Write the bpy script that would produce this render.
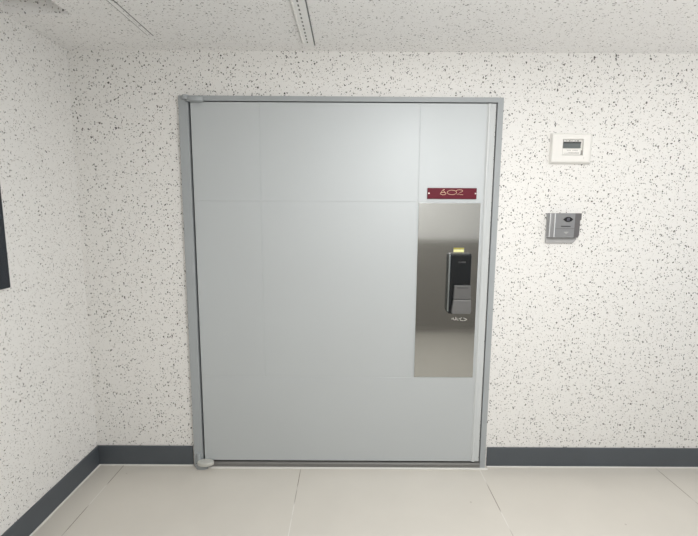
import bpy, bmesh, math, random
from mathutils import Matrix, Vector

for o in list(bpy.data.objects):
    bpy.data.objects.remove(o)
S = bpy.context.scene
COL = S.collection
rnd = random.Random(7)

# ------------------------------------------------------------------ camera
pitch, yaw, roll, dist, eye = 0.1345, 0.002, -0.006, 2.2481, 1.4332
cp, sp, cy, sy = math.cos(pitch), math.sin(pitch), math.cos(yaw), math.sin(yaw)
fwd = Vector((sy * cp, cy * cp, -sp))
rt = Vector((cy, -sy, 0))
dn = fwd.cross(rt)
cr, sr = math.cos(roll), math.sin(roll)
right = rt * cr + dn * sr
down = dn * cr - rt * sr
cam_data = bpy.data.cameras.new('camera')
cam_data.sensor_fit = 'HORIZONTAL'
cam_data.sensor_width = 36
cam_data.lens = 427.37 * 36 / 698
cam_data.clip_start = 0.02
cam = bpy.data.objects.new('camera', cam_data)
COL.objects.link(cam)
M3 = Matrix((right, -down, -fwd)).transposed()
cam.matrix_world = Matrix.Translation((0, -dist, eye)) @ M3.to_4x4()
S.camera = cam

# ------------------------------------------------------------------ exposure, world, lights
S.view_settings.view_transform = 'Standard'
S.view_settings.look = 'None'
S.view_settings.gamma = 1.0
S.view_settings.use_curve_mapping = False
S.view_settings.exposure = 0.12

world = bpy.data.worlds.new('world')
S.world = world
world.use_nodes = True
bgn = world.node_tree.nodes['Background']
bgn.inputs['Color'].default_value = (0.75, 0.86, 1.0, 1)
bgn.inputs['Strength'].default_value = 0.6


def area(name, loc, rot, sx, sy_, power, col, spread=180):
    l = bpy.data.lights.new(name, 'AREA')
    l.shape = 'RECTANGLE'
    l.size, l.size_y = sx, sy_
    l.energy = power
    l.color = col
    l.spread = math.radians(spread)
    o = bpy.data.objects.new(name, l)
    COL.objects.link(o)
    o.location = loc
    o.rotation_euler = rot
    return o


def dome(name, loc, power, col, radius):
    l = bpy.data.lights.new(name, 'POINT')
    l.shadow_soft_size = radius
    l.energy = power
    l.color = col
    o = bpy.data.objects.new(name, l)
    COL.objects.link(o)
    o.location = loc
    return o


# globe lamp hanging under the corridor ceiling, outside the frame
dome('ceiling_lamp_light', (0.60, -1.64, 1.86), 23, (1.0, 1.0, 0.99), 0.16)
dome('right_fill_light', (1.95, -0.95, 1.98), 5.5, (1.0, 0.95, 0.89), 0.13)  # unseen second lamp, added to brighten the right wall and ceiling
# unseen flush panel, added to bounce light off the floor onto the ceiling
area('bounce_fill_light', (0.62, -1.62, 2.19), (0, 0, 0), 1.2, 0.5, 23, (1.0, 0.99, 0.97))
# cool fill from the right, added at an unseen window
area('cool_side_fill', (3.05, -1.3, 1.35), (0, math.radians(90), 0), 1.5, 1.5, 3, (0.85, 0.92, 1.0))


# ------------------------------------------------------------------ materials
def mat(name, base, rough=0.5, metal=0.0, spec=0.5, coat=0.0):
    m = bpy.data.materials.new(name)
    m.use_nodes = True
    b = m.node_tree.nodes['Principled BSDF']
    b.inputs['Base Color'].default_value = (*base, 1)
    b.inputs['Roughness'].default_value = rough
    b.inputs['Metallic'].default_value = metal
    b.inputs['Specular IOR Level'].default_value = spec
    b.inputs['Coat Weight'].default_value = coat
    return m


class NT:
    """small helper to wire a node tree"""

    def __init__(self, m):
        self.t = m.node_tree
        self.b = self.t.nodes['Principled BSDF']

    def n(self, kind, **kw):
        nd = self.t.nodes.new(kind)
        for k, v in kw.items():
            setattr(nd, k, v)
        return nd

    def link(self, a, b):
        self.t.links.new(a, b)

    def math(self, op, a, b=None, clamp=False):
        nd = self.n('ShaderNodeMath', operation=op, use_clamp=clamp)
        for i, v in enumerate((a, b)):
            if v is None:
                continue
            if isinstance(v, (int, float)):
                nd.inputs[i].default_value = v
            else:
                self.link(v, nd.inputs[i])
        return nd.outputs[0]

    def mix(self, fac, a, b):
        nd = self.n('ShaderNodeMix', data_type='RGBA')
        for idx, v in ((0, fac), (6, a), (7, b)):
            if isinstance(v, (int, float)):
                nd.inputs[idx].default_value = v
            elif isinstance(v, tuple):
                nd.inputs[idx].default_value = (*v, 1)
            else:
                self.link(v, nd.inputs[idx])
        return nd.outputs[2]


def speckled(name, base, rough, amount=1.0, stretch=(1, 1, 1), spec=0.4):
    """off-white plaster with scattered dark chips"""
    m = mat(name, base, rough, spec=spec)
    t = NT(m)
    tc = t.n('ShaderNodeTexCoord')
    mp = t.n('ShaderNodeMapping')
    mp.inputs['Scale'].default_value = stretch
    t.link(tc.outputs['Object'], mp.inputs['Vector'])
    wn = t.n('ShaderNodeTexNoise')
    wn.inputs['Scale'].default_value = 90
    t.link(mp.outputs[0], wn.inputs['Vector'])
    off = t.n('ShaderNodeVectorMath', operation='SCALE')
    off.inputs['Scale'].default_value = 0.02
    t.link(wn.outputs['Color'], off.inputs[0])
    add = t.n('ShaderNodeVectorMath', operation='ADD')
    t.link(mp.outputs[0], add.inputs[0])
    t.link(off.outputs[0], add.inputs[1])
    col = base
    # soft mottling of the plaster
    cl = t.n('ShaderNodeTexNoise')
    cl.inputs['Scale'].default_value = 26
    cl.inputs['Detail'].default_value = 3
    t.link(mp.outputs[0], cl.inputs['Vector'])
    fac = t.math('MULTIPLY', cl.outputs[0], 0.35)
    col = t.mix(fac, base, tuple(c * 0.86 for c in base))
    for scale, r, c1, c2 in ((86, 0.215, (0.06, 0.055, 0.050), (0.018, 0.018, 0.018)),
                             (47, 0.135, (0.02, 0.02, 0.02), (0.08, 0.066, 0.055)),
                             (120, 0.19, (0.42, 0.38, 0.33), (0.25, 0.235, 0.22))):
        v = t.n('ShaderNodeTexVoronoi')
        v.inputs['Scale'].default_value = scale
        t.link(add.outputs[0], v.inputs['Vector'])
        sep = t.n('ShaderNodeSeparateColor')
        t.link(v.outputs['Color'], sep.inputs[0])
        rad = t.math('MULTIPLY', sep.outputs[0], r * 1.7 * amount)
        d = t.math('SUBTRACT', rad, v.outputs['Distance'])
        f = t.math('MULTIPLY', d, 55, clamp=True)
        cc = t.mix(sep.outputs[1], c1, c2)
        col = t.mix(f, col, cc)
    t.link(col, t.b.inputs['Base Color'])
    bp = t.n('ShaderNodeBump')
    bp.inputs['Strength'].default_value = 0.08
    bp.inputs['Distance'].default_value = 0.002
    t.link(cl.outputs[0], bp.inputs['Height'])
    t.link(bp.outputs[0], t.b.inputs['Normal'])
    return m


def satin(name, base, rough, var=0.06, scale=6, bump=0.03, **kw):
    """paint or metal with a faint cloudy variation and micro texture"""
    m = mat(name, base, rough, **kw)
    t = NT(m)
    tc = t.n('ShaderNodeTexCoord')
    ns = t.n('ShaderNodeTexNoise')
    ns.inputs['Scale'].default_value = scale
    ns.inputs['Detail'].default_value = 4
    t.link(tc.outputs['Object'], ns.inputs['Vector'])
    col = t.mix(ns.outputs[0], tuple(c * (1 - var) for c in base), tuple(min(1, c * (1 + var)) for c in base))
    t.link(col, t.b.inputs['Base Color'])
    r = t.math('MULTIPLY_ADD', ns.outputs[0], 0.12)
    r.node.inputs[2].default_value = rough - 0.06
    t.link(r, t.b.inputs['Roughness'])
    if bump:
        fine = t.n('ShaderNodeTexNoise')
        fine.inputs['Scale'].default_value = 260
        t.link(tc.outputs['Object'], fine.inputs['Vector'])
        bp = t.n('ShaderNodeBump')
        bp.inputs['Strength'].default_value = bump
        bp.inputs['Distance'].default_value = 0.001
        t.link(fine.outputs[0], bp.inputs['Height'])
        t.link(bp.outputs[0], t.b.inputs['Normal'])
    return m


def brushed(name, base, rough):
    m = mat(name, base, rough, metal=1.0)
    t = NT(m)
    tc = t.n('ShaderNodeTexCoord')
    mp = t.n('ShaderNodeMapping')
    mp.inputs['Scale'].default_value = (4, 4, 420)
    t.link(tc.outputs['Object'], mp.inputs['Vector'])
    ns = t.n('ShaderNodeTexNoise')
    ns.inputs['Scale'].default_value = 1.0
    ns.inputs['Detail'].default_value = 5
    t.link(mp.outputs[0], ns.inputs['Vector'])
    col = t.mix(ns.outputs[0], tuple(c * 0.93 for c in base), tuple(c * 1.05 for c in base))
    t.link(col, t.b.inputs['Base Color'])
    r = t.math('MULTIPLY_ADD', ns.outputs[0], 0.10)
    r.node.inputs[2].default_value = rough - 0.04
    t.link(r, t.b.inputs['Roughness'])
    return m


def tiles(name, base, grout_dark, grout_light):
    """one metre porcelain tiles, thin joints, faint clouding"""
    m = mat(name, base, 0.32, spec=0.45)
    t = NT(m)
    tc = t.n('ShaderNodeTexCoord')
    sep = t.n('ShaderNodeSeparateXYZ')
    t.link(tc.outputs['Object'], sep.inputs[0])

    def joint(axis, offset):
        a = t.math('ADD', sep.outputs[axis], offset + 20.5)
        fr = t.math('FRACT', a)
        d = t.math('ABSOLUTE', t.math('SUBTRACT', fr, 0.5))
        return t.math('LESS_THAN', d, 0.0019)

    j = t.math('MAXIMUM', joint(0, 0.2585), joint(1, 0.80))
    ns = t.n('ShaderNodeTexNoise')
    ns.inputs['Scale'].default_value = 3.5
    ns.inputs['Detail'].default_value = 6
    t.link(tc.outputs['Object'], ns.inputs['Vector'])
    col = t.mix(ns.outputs[0], tuple(c * 0.93 for c in base), tuple(c * 1.05 for c in base))
    gn = t.n('ShaderNodeTexNoise')
    gn.inputs['Scale'].default_value = 4.5
    t.link(tc.outputs['Object'], gn.inputs['Vector'])
    gf = t.math('MULTIPLY', t.math('SUBTRACT', gn.outputs[0], 0.44), 9, clamp=True)
    g = t.mix(gf, grout_dark, grout_light)
    col = t.mix(j, col, g)
    # a few tiny stains
    v = t.n('ShaderNodeTexVoronoi')
    v.inputs['Scale'].default_value = 7
    t.link(tc.outputs['Object'], v.inputs['Vector'])
    st = t.math('LESS_THAN', v.outputs['Distance'], 0.035)
    col = t.mix(t.math('MULTIPLY', st, 0.35), col, (0.25, 0.2, 0.16))
    t.link(col, t.b.inputs['Base Color'])
    rr = t.math('MULTIPLY_ADD', ns.outputs[0], 0.14)
    rr.node.inputs[2].default_value = 0.26
    t.link(rr, t.b.inputs['Roughness'])
    return m


WALL = speckled('speckled_wall', (0.845, 0.836, 0.815), 0.55, amount=0.92)
CEIL = speckled('speckled_ceiling', (0.93, 0.925, 0.918), 0.5, amount=0.8, stretch=(0.75, 1.3, 1))
DADO = satin('back_dado', (0.27, 0.255, 0.235), 0.6)
FLOOR = tiles('porcelain_tile', (0.64, 0.61, 0.555), (0.26, 0.22, 0.18), (0.74, 0.72, 0.68))
BASE = satin('slate_baseboard', (0.080, 0.092, 0.105), 0.45, var=0.12)
CAULK = satin('white_caulk', (0.78, 0.77, 0.74), 0.6)
DOOR = satin('grey_door_paint', (0.535, 0.565, 0.58), 0.56, var=0.02, scale=2.5, metal=0.28)
EDGE = satin('edge_trim', (0.59, 0.615, 0.622), 0.22, var=0.02)
FRAME = satin('grey_frame_paint', (0.37, 0.395, 0.41), 0.38, var=0.04)
SILL = satin('threshold_steel', (0.17, 0.168, 0.16), 0.45)
HINGE = satin('pivot_metal', (0.60, 0.60, 0.56), 0.42, metal=0.2)
DARKGAP = mat('rubber_gasket', (0.02, 0.022, 0.024), 0.8)
STEEL = brushed('brushed_steel', (0.425, 0.43, 0.42), 0.08)
SIGN = satin('maroon_acrylic', (0.135, 0.012, 0.026), 0.5, var=0.05, bump=0, spec=0.2)
GOLD = satin('gilt_numeral', (0.86, 0.60, 0.42), 0.4, bump=0)
SCREW = satin('screw_metal', (0.70, 0.58, 0.56), 0.35, metal=0.6, bump=0)
LOCKBLK = satin('lock_gloss_black', (0.010, 0.012, 0.014), 0.14, bump=0)
LOCKRIM = satin('lock_chrome_rim', (0.42, 0.46, 0.47), 0.22, metal=0.9, bump=0)
LOCKGRY = satin('lock_grey_cover', (0.135, 0.135, 0.135), 0.38, metal=0.2, bump=0)
LOCKLOW = satin('lock_grey_grip', (0.17, 0.17, 0.17), 0.34, metal=0.2, bump=0)
FAINT = satin('faint_lettering', (0.055, 0.055, 0.055), 0.5, bump=0)
DARKLINE = mat('dark_slot', (0.03, 0.03, 0.03), 0.5)
YEL = satin('yellow_sticker', (0.50, 0.45, 0.09), 0.5, bump=0)
YELPALE = satin('pale_yellow_sticker', (0.90, 0.88, 0.42), 0.5, bump=0)
PRINT = satin('white_print', (0.82, 0.80, 0.76), 0.5, bump=0)
WHITE = satin('white_plastic', (0.84, 0.83, 0.80), 0.4, var=0.01, bump=0)
LCD = satin('lcd_glass', (0.13, 0.15, 0.15), 0.2, bump=0)
LCDTOP = mat('lcd_mask', (0.05, 0.055, 0.055), 0.25)
GREYINK = mat('grey_ink', (0.30, 0.29, 0.28), 0.6)
PALEINK = mat('pale_ink', (0.62, 0.61, 0.59), 0.6)
ICOM = satin('intercom_grey', (0.30, 0.305, 0.315), 0.36, var=0.03, metal=0.4, bump=0)
HILITE = satin('painted_highlight', (0.80, 0.81, 0.82), 0.3, metal=0.5, bump=0)
ICOMSIDE = satin('intercom_dark_grey', (0.15, 0.145, 0.15), 0.4, metal=0.25, bump=0)
ICOMLIP = satin('intercom_base', (0.42, 0.42, 0.42), 0.4, bump=0)
GLASSBLK = mat('black_lens', (0.012, 0.013, 0.016), 0.08)
LENSRING = mat('lens_iris', (0.09, 0.09, 0.11), 0.3)
PANELBLK = satin('navy_black_panel', (0.012, 0.018, 0.028), 0.25, bump=0)
ALU = satin('white_aluminium', (0.86, 0.86, 0.85), 0.35, bump=0)
ALUDK = mat('hatch_slot_and_shade', (0.16, 0.16, 0.16), 0.6)


# ------------------------------------------------------------------ mesh helpers
def bm_box(bm, x0, x1, y0, y1, z0, z1, bev=0.0, seg=2):
    r = bmesh.ops.create_cube(bm, size=1)
    vs = r['verts']
    bmesh.ops.scale(bm, vec=(x1 - x0, y1 - y0, z1 - z0), verts=vs)
    bmesh.ops.translate(bm, vec=((x0 + x1) / 2, (y0 + y1) / 2, (z0 + z1) / 2), verts=vs)
    if bev:
        es = list({e for v in vs for e in v.link_edges})
        bmesh.ops.bevel(bm, geom=es, offset=bev, segments=seg, profile=0.5, affect='EDGES', clamp_overlap=True)


def bm_prism(bm, pts, axis, a, b, bev=0.0, seg=2):
    """closed outline pts (2-D) swept along axis from a to b; axis 'x': pts=(y,z), 'y': (x,z), 'z': (x,y)"""
    def v3(p, t):
        return {'x': (t, p[0], p[1]), 'y': (p[0], t, p[1]), 'z': (p[0], p[1], t)}[axis]
    A = [bm.verts.new(v3(p, a)) for p in pts]
    B = [bm.verts.new(v3(p, b)) for p in pts]
    fs = [bm.faces.new(A), bm.faces.new(B)]
    n = len(pts)
    for i in range(n):
        fs.append(bm.faces.new((A[i], A[(i + 1) % n], B[(i + 1) % n], B[i])))
    bmesh.ops.recalc_face_normals(bm, faces=fs)
    if bev:
        es = list(fs[0].edges) if bev > 0 else list({e for f in fs for e in f.edges})
        bmesh.ops.bevel(bm, geom=es, offset=abs(bev), segments=seg, profile=0.5, affect='EDGES', clamp_overlap=True)


def bm_tube(bm, pts, r, n=8):
    rings = []
    for i, p in enumerate(pts):
        p = Vector(p)
        a = Vector(pts[max(0, i - 1)])
        b = Vector(pts[min(len(pts) - 1, i + 1)])
        d = (b - a).normalized()
        u = d.cross(Vector((0, 1, 0)))
        if u.length < 1e-4:
            u = d.cross(Vector((1, 0, 0)))
        u.normalize()
        w = d.cross(u)
        rings.append([bm.verts.new(p + (u * math.cos(2 * math.pi * k / n) + w * math.sin(2 * math.pi * k / n)) * r) for k in range(n)])
    fs = []
    for A, B in zip(rings, rings[1:]):
        for k in range(n):
            fs.append(bm.faces.new((A[k], A[(k + 1) % n], B[(k + 1) % n], B[k])))
    fs.append(bm.faces.new(rings[0]))
    fs.append(bm.faces.new(rings[-1]))
    bmesh.ops.recalc_face_normals(bm, faces=fs)


def ellipse(cx, cz, rx, rz, n=24, p=1.0):
    out = []
    for k in range(n):
        a = 2 * math.pi * k / n
        c, s = math.cos(a), math.sin(a)
        out.append((cx + rx * math.copysign(abs(c) ** p, c), cz + rz * math.copysign(abs(s) ** p, s)))
    return out


def rrect(x0, x1, z0, z1, r, n=5):
    """rounded rectangle outline; r is one radius or four (bl, br, tr, tl)"""
    rs = r if isinstance(r, tuple) else (r,) * 4
    out = []
    for (cx, cz, a0, q) in ((x0, z0, 180, rs[0]), (x1, z0, 270, rs[1]), (x1, z1, 0, rs[2]), (x0, z1, 90, rs[3])):
        ox = cx + q if cx == x0 else cx - q
        oz = cz + q if cz == z0 else cz - q
        for k in range(n + 1):
            a = math.radians(a0 + 90 * k / n)
            out.append((ox + q * math.cos(a), oz + q * math.sin(a)))
    return out


def obj(name, bm, m, parent=None, smooth=True):
    me = bpy.data.meshes.new(name)
    bm.normal_update()
    bm.to_mesh(me)
    bm.free()
    me.materials.append(m)
    if smooth:
        for p in me.polygons:
            p.use_smooth = True
        try:
            me.set_sharp_from_angle(angle=math.radians(35))
        except Exception:
            pass
    o = bpy.data.objects.new(name, me)
    COL.objects.link(o)
    if smooth:
        w = o.modifiers.new('weighted', 'WEIGHTED_NORMAL')
        w.keep_sharp = True
    if parent is not None:
        o.parent = parent
        if parent.parent is None:      # meshes carry world coordinates, so only the thing's own offset is undone
            o.matrix_parent_inverse = Matrix.Translation(-Vector(parent.location))
    return o


def thing(name, label, cat, loc):
    o = bpy.data.objects.new(name, None)
    o.empty_display_size = 0.05
    COL.objects.link(o)
    o.location = loc
    o['label'] = label
    o['category'] = cat
    return o


def struct(name, bm, m, parent=None, label=None, smooth=False):
    o = obj(name, bm, m, parent, smooth)
    o['kind'] = 'structure'
    if label:
        o['label'] = label
    return o


def B(*a, **k):
    bm = bmesh.new()
    bm_box(bm, *a, **k)
    return bm


# ------------------------------------------------------------------ room shell
XL, XR = -1.4024, 3.1
YF = -2.74           # wall behind the camera
HC = 2.2149
DL, DR, DT = -0.815, 0.742, 1.978   # door opening

struct('floor', B(XL - 0.12, XR + 0.12, YF - 0.12, 0.30, -0.12, 0.0), FLOOR)

bm = bmesh.new()
# ceiling with a shallow recess along the left wall
rx0, rx1, ry0, ry1, rh = XL + 0.0, -1.133, -1.35, -0.385, 0.13
bm_box(bm, rx1, XR + 0.12, YF - 0.12, 0.12, HC, HC + 0.2)
bm_box(bm, XL - 0.12, rx1, ry1, 0.12, HC, HC + 0.2)
bm_box(bm, XL - 0.12, rx1, YF - 0.12, ry0, HC, HC + 0.2)
bm_box(bm, XL - 0.12, rx1, ry0, ry1, HC + rh, HC + 0.2)
struct('ceiling', bm, CEIL)

bm = bmesh.new()
bm_box(bm, XL - 0.12, DL, 0, 0.12, 0, HC)
bm_box(bm, DR, XR + 0.12, 0, 0.12, 0, HC)
bm_box(bm, DL, DR, 0, 0.12, DT, HC)
struct('wall_back', bm, WALL)
struct('wall_left', B(XL - 0.12, XL, YF - 0.12, 0, 0, HC + 0.2), WALL)

bm = bmesh.new()
wy0, wy1, wz0, wz1 = -2.1, -0.5, 0.55, 2.05
bm_box(bm, XR, XR + 0.12, YF, wy0, 0, HC)
bm_box(bm, XR, XR + 0.12, wy1, 0, 0, HC)
bm_box(bm, XR, XR + 0.12, wy0, wy1, 0, wz0)
bm_box(bm, XR, XR + 0.12, wy0, wy1, wz1, HC)
struct('wall_right', bm, WALL)
win = bpy.data.objects.new('unseen_window_1', None)  # unseen window, added to go with the cool fill
COL.objects.link(win)
win['kind'] = 'structure'
bm = bmesh.new()
for a in ((wy0, wy1, wz0, wz0 + 0.05), (wy0, wy1, wz1 - 0.05, wz1), (wy0, wy0 + 0.05, wz0, wz1), (wy1 - 0.05, wy1, wz0, wz1), (-1.325, -1.275, wz0, wz1)):
    bm_box(bm, XR + 0.03, XR + 0.09, *a)
struct('unseen_window_frame', bm, ALU, win)

# wall behind the camera: speckled above, a darker dado below (seen only in the steel plate)
struct('wall_front', B(XL - 0.12, XR + 0.12, YF - 0.12, YF, 0, HC), WALL)
struct('trim_1', B(XL, XR, YF, YF + 0.015, 0.0, 1.10), DADO)

# baseboards and the white caulk under them
BH = 0.117
bm = bmesh.new()
bm_box(bm, XL, -0.866, -0.008, 0.0, 0.006, BH, bev=0.0015)
struct('baseboard_back', bm, BASE)
bm = bmesh.new()
bm_box(bm, 0.787, XR, -0.008, 0.0, 0.006, BH, bev=0.0015)
struct('baseboard_right', bm, BASE)
bm = bmesh.new()
bm_box(bm, XL, XL + 0.008, YF, 0, 0.006, BH, bev=0.0015)
struct('baseboard_left', bm, BASE)
bm = bmesh.new()
for x0, x1, y0, y1 in ((XL, -0.866, -0.013, 0), (0.787, XR, -0.013, 0), (XL, XL + 0.013, YF, 0)):
    bm_box(bm, x0, x1, y0, y1, 0.0, 0.007, bev=0.002)
bm_box(bm, -0.80, 0.787, -0.036, -0.022, 0.0, 0.006, bev=0.002)
struct('trim_2', bm, CAULK)

# ------------------------------------------------------------------ door
door = bpy.data.objects.new('door_1', None)
COL.objects.link(door)
door.location = (-0.03, 0, 0)
door['kind'] = 'structure'
door['label'] = 'wide pale grey steel door in a grey metal frame'

FY = -0.022   # front of the frame
bm = bmesh.new()
# stepped jamb profile: face, rebate, stop
for side in (-1, 1):
    if side < 0:
        o_, i_, s_ = -0.854, -0.806, -0.790
    else:
        o_, i_, s_ = 0.774, 0.744, 0.726
    bm_prism(bm, [(o_, FY), (i_, FY), (i_, 0.035), (s_, 0.035), (s_, 0.09), (o_, 0.09)][::side], 'z', 0.0, 1.995, bev=-0.0022)
bm_prism(bm, [(FY, 1.995), (FY, 1.971), (0.035, 1.971), (0.035, 1.955), (0.09, 1.955), (0.09, 1.995)], 'x', -0.8062, 0.7442)
fr = struct('door_frame', bm, FRAME, door, smooth=True)
fr['label'] = 'darker grey metal door frame'

# leaf: a backing slab and the pressed panels divided by fine grooves
LX0, LX1, LZ0, LZ1, LY = -0.796, 0.737, 0.040, 1.9665, -0.016
bm = bmesh.new()
bm_box(bm, LX0, LX1, LY + 0.0012, 0.030, LZ0, LZ1)
g = 0.0012
RX = 0.694
xs = [LX0, -0.451, 0.358, RX]
zs = [LZ0, 0.532, 1.477, LZ1]
for j in range(3):
    cols = [(LX0, RX)] if j == 0 else list(zip(xs, xs[1:]))
    for (a, b) in cols:
        bm_box(bm, a + (g if a != LX0 else 0), b - (g if b != RX else 0), LY, LY + 0.006, zs[j] + (g if j else 0), zs[j + 1] - (g if j < 2 else 0), bev=0.0010, seg=1)
struct('door_leaf', bm, DOOR, door, smooth=True)
# rounded lock-side edge bead
bm = bmesh.new()
prof = [(RX, LY + 0.004), (RX, LY)]
for k in range(9):
    a = math.pi * k / 8
    prof.append((RX + 0.0115 - 0.0085 * math.cos(a), LY - 0.0065 * math.sin(a)))
prof += [(0.7375, LY + 0.001), (0.7375, LY + 0.02), (RX, LY + 0.02)]
bm_prism(bm, prof, 'z', LZ0, LZ1)
struct('edge_bead', bm, EDGE, door, smooth=True)
bm = bmesh.new()
bm_box(bm, -0.806, 0.744, 0.031, 0.034, 0.03, 1.968)
struct('gasket', bm, DARKGAP, door)
bm = bmesh.new()
bm_prism(bm, [(-0.024, 0.0), (-0.024, 0.024), (-0.019, 0.030), (0.06, 0.030), (0.06, 0.0)], 'x', -0.806, 0.744)
struct('threshold', bm, SILL, door)

# stainless push plate with printed mark
pl = struct('push_plate', B(0.363, 0.682, LY - 0.003, LY, 0.534, 1.473, bev=0.0004), STEEL, door, smooth=True)
pl['label'] = 'brushed stainless steel plate'
PY = LY - 0.003
bm = bmesh.new()


def stroke(bm, pts, y, r):
    bm_tube(bm, [(p[0], y, p[1]) for p in pts], r, 6)


# small white illegible print under the lock
cx, cz = 0.596, 0.861
for pts in ([(-.041, .003), (-.034, -.001), (-.041, -.004)], [(-.033, .006), (-.029, -.006), (-.020, -.007)], [(-.019, .009), (-.0185, -.006)],
            [(-.013, .005), (-.012, -.007), (-.004, -.008)], [(.000, .004), (-.001, -.003)], [(.014, .006), (.004, .001), (.007, -.009), (.022, -.011)],
            [(.022, .005), (.031, .001), (.041, -.003)], [(.041, -.004), (.034, -.008), (.025, -.010)]):
    stroke(bm, [(cx + a, cz + b) for a, b in pts], PY, 0.0015)
struct('lettering', bm, PRINT, pl)


def pivot(z0, z1, xa, xb, ytip, flip):
    """pivot hinge: lens-shaped arm on the leaf and a round knuckle on the frame"""
    bm = bmesh.new()
    n = 18
    out = []
    for k in range(n):
        a = 2 * math.pi * k / n
        c, s = math.cos(a), math.sin(a)
        out.append(((xa + xb) / 2 + (xb - xa) / 2 * c, ytip / 2 - 0.012 + (abs(ytip) / 2 - 0.004) * s))
    bm_prism(bm, out, 'z', z0, z1, bev=-0.005, seg=3)
    return bm


h = struct('pivot_hinge', pivot(0.030, 0.050, -0.830, -0.738, -0.062, 1), HINGE, door, smooth=True)
kb = bmesh.new()
bm_prism(kb, ellipse(-0.808, -0.032, 0.034, 0.018, 24), 'z', 0.0, 0.031, bev=-0.003)
bm_prism(kb, ellipse(-0.828, -0.026, 0.011, 0.010, 16), 'z', 0.026, 0.085, bev=-0.003)
struct('knuckle', kb, FRAME, h, smooth=True)
h = struct('pivot_hinge', pivot(1.962, 1.984, -0.806, -0.722, -0.050, -1), FRAME, door, smooth=True)
kb = bmesh.new()
bm_prism(kb, ellipse(-0.812, -0.034, 0.018, 0.016, 20), 'z', 1.972, 1.994, bev=-0.003)
struct('knuckle', kb, FRAME, h, smooth=True)

# ------------------------------------------------------------------ room number plaque
sg = thing('room_sign', 'small maroon plaque with thin gold numerals 602, fixed above the steel plate', 'sign', (0.531, LY, 1.521))
obj('plaque', B(0.405, 0.658, LY - 0.008, LY, 1.4935, 1.549, bev=0.002), SIGN, sg)
SY = LY - 0.0085


def arc(cx, cz, rx, rz, a0, a1, n=18):
    return [(cx + rx * math.cos(math.radians(a0 + (a1 - a0) * k / n)), cz + rz * math.sin(math.radians(a0 + (a1 - a0) * k / n))) for k in range(n + 1)]


zc = 1.527
bm = bmesh.new()   # 6
stroke(bm, [(0.493, 1.5405), (0.488, 1.5415), (0.482, 1.537), (0.475, 1.527), (0.470, 1.5185)] + arc(0.486, 1.5205, 0.0135, 0.0065, 200, 540)[1:], SY, 0.0011)
stroke(bm, [(0.484, 1.5395), (0.499, 1.5205)], SY, 0.0011)
obj('numeral', bm, GOLD, sg)
bm = bmesh.new()   # 0
stroke(bm, arc(0.530, 1.5265, 0.0235, 0.0115, 0, 360, 30), SY, 0.0011)
obj('numeral', bm, GOLD, sg)
bm = bmesh.new()   # 2
stroke(bm, arc(0.5685, 1.5345, 0.0165, 0.0055, 195, -20, 16) + [(0.556, 1.5165), (0.588, 1.5150)], SY, 0.0011)
obj('numeral', bm, GOLD, sg)
for x in (0.412, 0.651):
    bm = bmesh.new()
    bm_prism(bm, ellipse(x, 1.5215, 0.0042, 0.0042, 14), 'y', LY - 0.011, LY - 0.007, bev=0.001)
    obj('screw', bm, SCREW, sg)
bm = bmesh.new()
bm_box(bm, 0.407, 0.656, LY - 0.0088, LY - 0.0078, 1.4985, 1.5005)
obj('engraved_line', bm, SIGN, sg)

# ------------------------------------------------------------------ digital lock
lk = thing('digital_lock', 'tall black digital door lock with grey sliding cover on the steel plate', 'door lock', (0.575, PY, 1.054))
x0, x1, z0, z1 = 0.5235, 0.640, 0.894, 1.214
bm = bmesh.new()
bm_prism(bm, rrect(x0, x1, z0, z1, (0.016, 0.016, 0.008, 0.008)), 'y', PY - 0.030, PY, bev=0.006, seg=3)
obj('body', bm, LOCKBLK, lk)
obj('chrome_edge', B(x0 - 0.0012, x0 + 0.007, PY - 0.0335, PY - 0.010, z0 + 0.014, z1 - 0.006, bev=0.003, seg=3), LOCKRIM, lk)
bm = bmesh.new()
bm_prism(bm, rrect(x0 + 0.009, x1 - 0.002, z0 + 0.006, z1 - 0.004, (0.014, 0.014, 0.007, 0.007)), 'y', PY - 0.036, PY - 0.024, bev=0.004, seg=3)
tp = obj('touch_panel', bm, LOCKBLK, lk)
bm = bmesh.new()
for k, (w, hh) in enumerate(((0.005, 0.008), (0.004, 0.006), (0.006, 0.008), (0.005, 0.007), (0.006, 0.008))):
    xx = 0.571 + k * 0.0075
    bm_box(bm, xx, xx + w, PY - 0.0366, PY - 0.0358, 1.166, 1.166 + hh)
obj('faded_lettering', bm, FAINT, tp)
# sliding cover: widening slightly downwards, in two fields
bm = bmesh.new()
bm_prism(bm, [(0.5510, 1.050), (0.5480, 0.975), (0.6400, 0.975), (0.6375, 1.050)], 'y', PY - 0.052, PY - 0.030, bev=-0.004, seg=3)
cv = obj('slide_cover', bm, LOCKGRY, lk)
obj('slot', B(0.562, 0.622, PY - 0.0528, PY - 0.0515, 1.0365, 1.0395), DARKLINE, cv)
bm = bmesh.new()
bm_prism(bm, [(0.5480, 0.9745), (0.5400, 0.912), (0.5440, 0.900), (0.6380, 0.900), (0.6420, 0.912), (0.6400, 0.9745)], 'y', PY - 0.056, PY - 0.030, bev=-0.004, seg=3)
obj('grip', bm, LOCKLOW, lk)

# yellow sticker above the lock
st = thing('sticker', 'tiny yellow sticker on the steel plate just above the black lock', 'sticker', (0.577, PY, 1.232))
obj('upper_band', B(0.551, 0.606, PY - 0.0010, PY, 1.234, 1.2415), YEL, st)
lo = obj('lower_band', B(0.551, 0.606, PY - 0.0010, PY, 1.2185, 1.2335), YELPALE, st)
lo['label'] = 'pale yellow lower half'
obj('printed_line', B(0.551, 0.606, PY - 0.0013, PY - 0.0008, 1.2335, 1.2362), DARKLINE, st)

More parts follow.
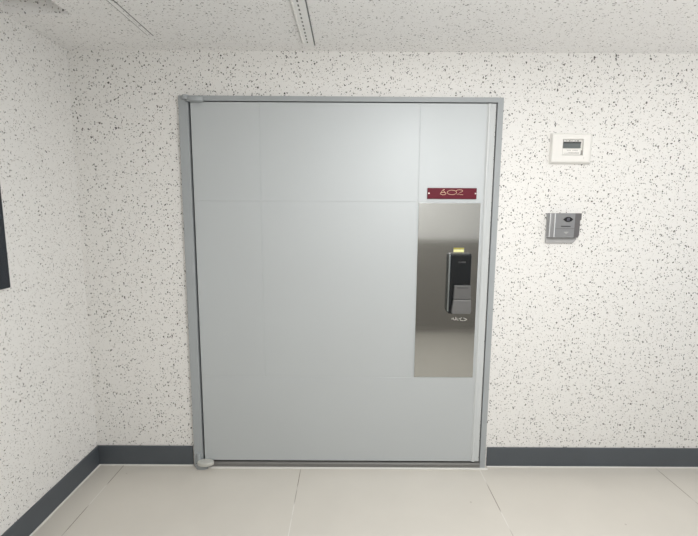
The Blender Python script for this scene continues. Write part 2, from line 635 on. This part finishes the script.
# ------------------------------------------------------------------ thermostat
th = thing('wall_meter', 'white boxy plastic wall meter with small grey display, above the grey intercom', 'meter', (1.128, 0, 1.75))
tx0, tx1, tz0, tz1 = 1.026, 1.232, 1.678, 1.822
bm = bmesh.new()
def ring(bm, a, b):
    n = len(a)
    fs = [bm.faces.new((a[i], a[(i + 1) % n], b[(i + 1) % n], b[i])) for i in range(n)]
    return fs
def loop(bm, xa, xb, za, zb, y):
    return [bm.verts.new(p) for p in ((xa, y, za), (xb, y, za), (xb, y, zb), (xa, y, zb))]
# body with chamfered rim and a pocket for the display
dx0, dx1, dz0, dz1 = 1.078, 1.184, 1.716, 1.796
L = [loop(bm, tx0 - 0.004, tx1 + 0.004, tz0 - 0.004, tz1 + 0.004, -0.009), loop(bm, tx0 - 0.002, tx1 + 0.004, tz0 - 0.004, tz1 + 0.004, -0.016),
     loop(bm, tx0 + 0.000, tx1 - 0.015, tz0 + 0.006, tz1 - 0.004, -0.032),
     loop(bm, dx0, dx1, dz0, dz1, -0.032), loop(bm, dx0 + 0.002, dx1 - 0.002, dz0 + 0.002, dz1 - 0.002, -0.021)]
for a, b in zip(L, L[1:]):
    ring(bm, a, b)
bm.faces.new(L[-1])
bmesh.ops.recalc_face_normals(bm, faces=bm.faces[:])
bmesh.ops.bevel(bm, geom=[e for e in bm.edges if all(-0.033 < v.co.y < -0.005 for v in e.verts) and all(v.co.x < dx0 - .01 or v.co.x > dx1 + .01 for v in e.verts)], offset=0.002, segments=2, affect='EDGES')
obj('case', bm, WHITE, th)
ds = obj('display', B(1.084, 1.172, -0.0285, -0.0205, 1.752, 1.783, bev=0.001), LCD, th)
obj('display_mask', B(1.084, 1.172, -0.0292, -0.0283, 1.7755, 1.783), LCDTOP, ds)
bm = bmesh.new()
bm_box(bm, 1.081, 1.174, -0.0285, -0.0205, 1.719, 1.750, bev=0.001)
lb = obj('label_plate', bm, WHITE, th)
bm = bmesh.new()
for k in range(11):
    x = 1.091 + k * 0.0068
    bm_box(bm, x, x + 0.0052, -0.0290, -0.0284, 1.7255, 1.7255 + (0.0045 if k > 2 else 0.002))
for k in range(8):
    if k != 3:
        bm_box(bm, 1.103 + k * 0.0070, 1.108 + k * 0.0070, -0.0289, -0.0284, 1.7395, 1.7420)
obj('lettering', bm, GREYINK, lb)
bm = bmesh.new()
for x, w in ((1.101, .003), (1.113, .008), (1.127, .003), (1.143, .003), (1.155, .009)):
    bm_box(bm, x, x + w, -0.0235, -0.0205, 1.786, 1.791)
obj('scale_marks', bm, GREYINK, th)
obj('side_slot', B(1.0805, 1.0835, -0.0275, -0.0205, 1.754, 1.793), GREYINK, th)
obj('latch', B(1.1745, 1.1805, -0.0285, -0.0205, 1.719, 1.741), GREYINK, th)
obj('indicator', B(1.188, 1.1905, -0.0328, -0.0315, 1.697, 1.709), PALEINK, th)

th.location.y += 0.009
th.location.x += 0.004

# ------------------------------------------------------------------ intercom
ic = thing('door_intercom', 'small grey intercom with a black camera eye, mounted under the white wall meter', 'intercom', (1.115, 0, 1.36))
bm = bmesh.new()
bm_prism(bm, [(1.030, 1.268), (1.174, 1.268), (1.190, 1.286), (1.190, 1.4225), (1.030, 1.4225)], 'y', -0.010, 0.0, bev=-0.002)
obj('base_plate', bm, ICOMLIP, ic)
# curved cover, left edge rolled back
bm = bmesh.new()
prof = [(1.031, -0.008)]
for k in range(7):
    a = math.radians(90 * k / 6)
    prof.append((1.047 - 0.014 * math.cos(a), -0.020 - 0.012 * math.sin(a)))
prof += [(1.054, -0.0322), (1.056, -0.0345), (1.060, -0.0362), (1.064, -0.0355), (1.068, -0.0325), (1.120, -0.0335), (1.165, -0.0320), (1.165, -0.008)]
bm_prism(bm, prof, 'z', 1.299, 1.4245, bev=-0.0012, seg=2)
cov = obj('cover', bm, ICOM, ic)
bm = bmesh.new()
bm_prism(bm, [(1.165, 1.2990), (1.187, 1.2990), (1.193, 1.312), (1.193, 1.388), (1.199, 1.398), (1.199, 1.4245), (1.165, 1.4245)], 'y', -0.0310, -0.006, bev=-0.002)
obj('side_cheek', bm, ICOMSIDE, ic)
for xa, xb, yf in ((1.0365, 1.0405, -0.0302), (1.0575, 1.0625, -0.0368)):  # pale strips imitate highlight streaks on the rounded left side
    obj('highlight_streak', B(xa, xb, yf, -0.024, 1.301, 1.4225, bev=0.0015), HILITE, ic)
# eye: pointed oval bezel and round lens
bm = bmesh.new()
eye_pts = [(1.1035, 1.3925), (1.112, 1.4005), (1.121, 1.4050), (1.130, 1.4060), (1.139, 1.4045), (1.147, 1.3998), (1.1545, 1.3925), (1.147, 1.3850), (1.138, 1.3805), (1.129, 1.3795), (1.120, 1.3805), (1.111, 1.3855)]
bm_prism(bm, eye_pts, 'y', -0.0352, -0.030, bev=0.0008)
ey = obj('camera_eye', bm, GLASSBLK, cov)
bm = bmesh.new()
bm_prism(bm, ellipse(1.129, 1.3927, 0.0085, 0.0085, 20), 'y', -0.0365, -0.0345, bev=0.001)
obj('lens', bm, LENSRING, ic)
obj('speaker_slot', B(1.094, 1.143, -0.0344, -0.0325, 1.3550, 1.3595, bev=0.0005), DARKLINE, ic)
bm = bmesh.new()
bm_prism(bm, [(1.109, 1.3290), (1.136, 1.3290), (1.1225, 1.3150)], 'y', -0.0350, -0.0325, bev=0.0012)
obj('call_button', bm, ICOMLIP, ic)
bm = bmesh.new()
bm_box(bm, 1.066, 1.165, -0.0343, -0.0330, 1.3445, 1.3460)
obj('seam', bm, ICOMSIDE, ic)

ic.location.x += 0.004

# ------------------------------------------------------------------ dark panel on the left wall
pn = thing('wall_panel', 'dark navy panel with thin pale rim on the wall to the left of the door', 'panel', (XL, -0.82, 1.36))
py0, py1, pz0, pz1 = -1.08, -0.531, 1.112, 1.64
obj('backing', B(XL, XL + 0.022, py0, py1, pz0, pz1, bev=0.002), ALU, pn)
obj('face', B(XL + 0.020, XL + 0.030, py0 + 0.004, py1 - 0.002, pz0 + 0.001, pz1 - 0.004, bev=0.002), PANELBLK, pn)

# ------------------------------------------------------------------ ceiling hatch
hx0, hx1, hy0, hy1 = -0.918, -0.168, -1.0, -0.108
ht = thing('ceiling_hatch', 'speckled ceiling access hatch with slim pale metal rails, above the door', 'hatch', (-0.54, -0.55, HC))
obj('panel', B(hx0 + 0.030, -0.226, hy0, hy1 - 0.004, HC - 0.003, HC - 0.0002), CEIL, ht)
rl = obj('side_rail', B(hx0 + 0.004, hx0 + 0.024, hy0, -0.180, HC - 0.004, HC - 0.0002, bev=0.001), CEIL, ht)
obj('end_trim', B(hx0 + 0.16, -0.226, hy1 - 0.004, hy1, HC - 0.004, HC - 0.0002, bev=0.001), ALU, ht)
bm = bmesh.new()
bm_box(bm, -0.222, hx1, hy0, -0.082, HC - 0.009, HC - 0.0002, bev=0.001)
rl = obj('hanging_rail', bm, ALU, ht)
bm = bmesh.new()
y = -0.13
while y > hy0 + 0.02:
    bm_box(bm, -0.199, -0.193, y - 0.016, y, HC - 0.0096, HC - 0.0085)
    y -= 0.036
so = obj('slots', bm, ALUDK, rl)
so['kind'] = 'stuff'
bm = bmesh.new()
y = -0.12
while y > hy0 + 0.02:
    bm_box(bm, -0.219, -0.214, y - 0.02, y, HC - 0.0125, HC - 0.0085, bev=0.001)
    y -= 0.032
obj('rivets', bm, WHITE, rl)
obj('rail_side_shade', B(hx1 + 0.0002, hx1 + 0.0052, hy0, -0.082, HC - 0.0035, HC - 0.0002), ALUDK, ht)  # dark strip stands in for shade on the rail's right side
bm = bmesh.new()
for x in (hx0, hx0 + 0.024):
    bm_box(bm, x, x + 0.0045, hy0, -0.180, HC - 0.0022, HC - 0.0002)
obj('joint', bm, ALUDK, ht)
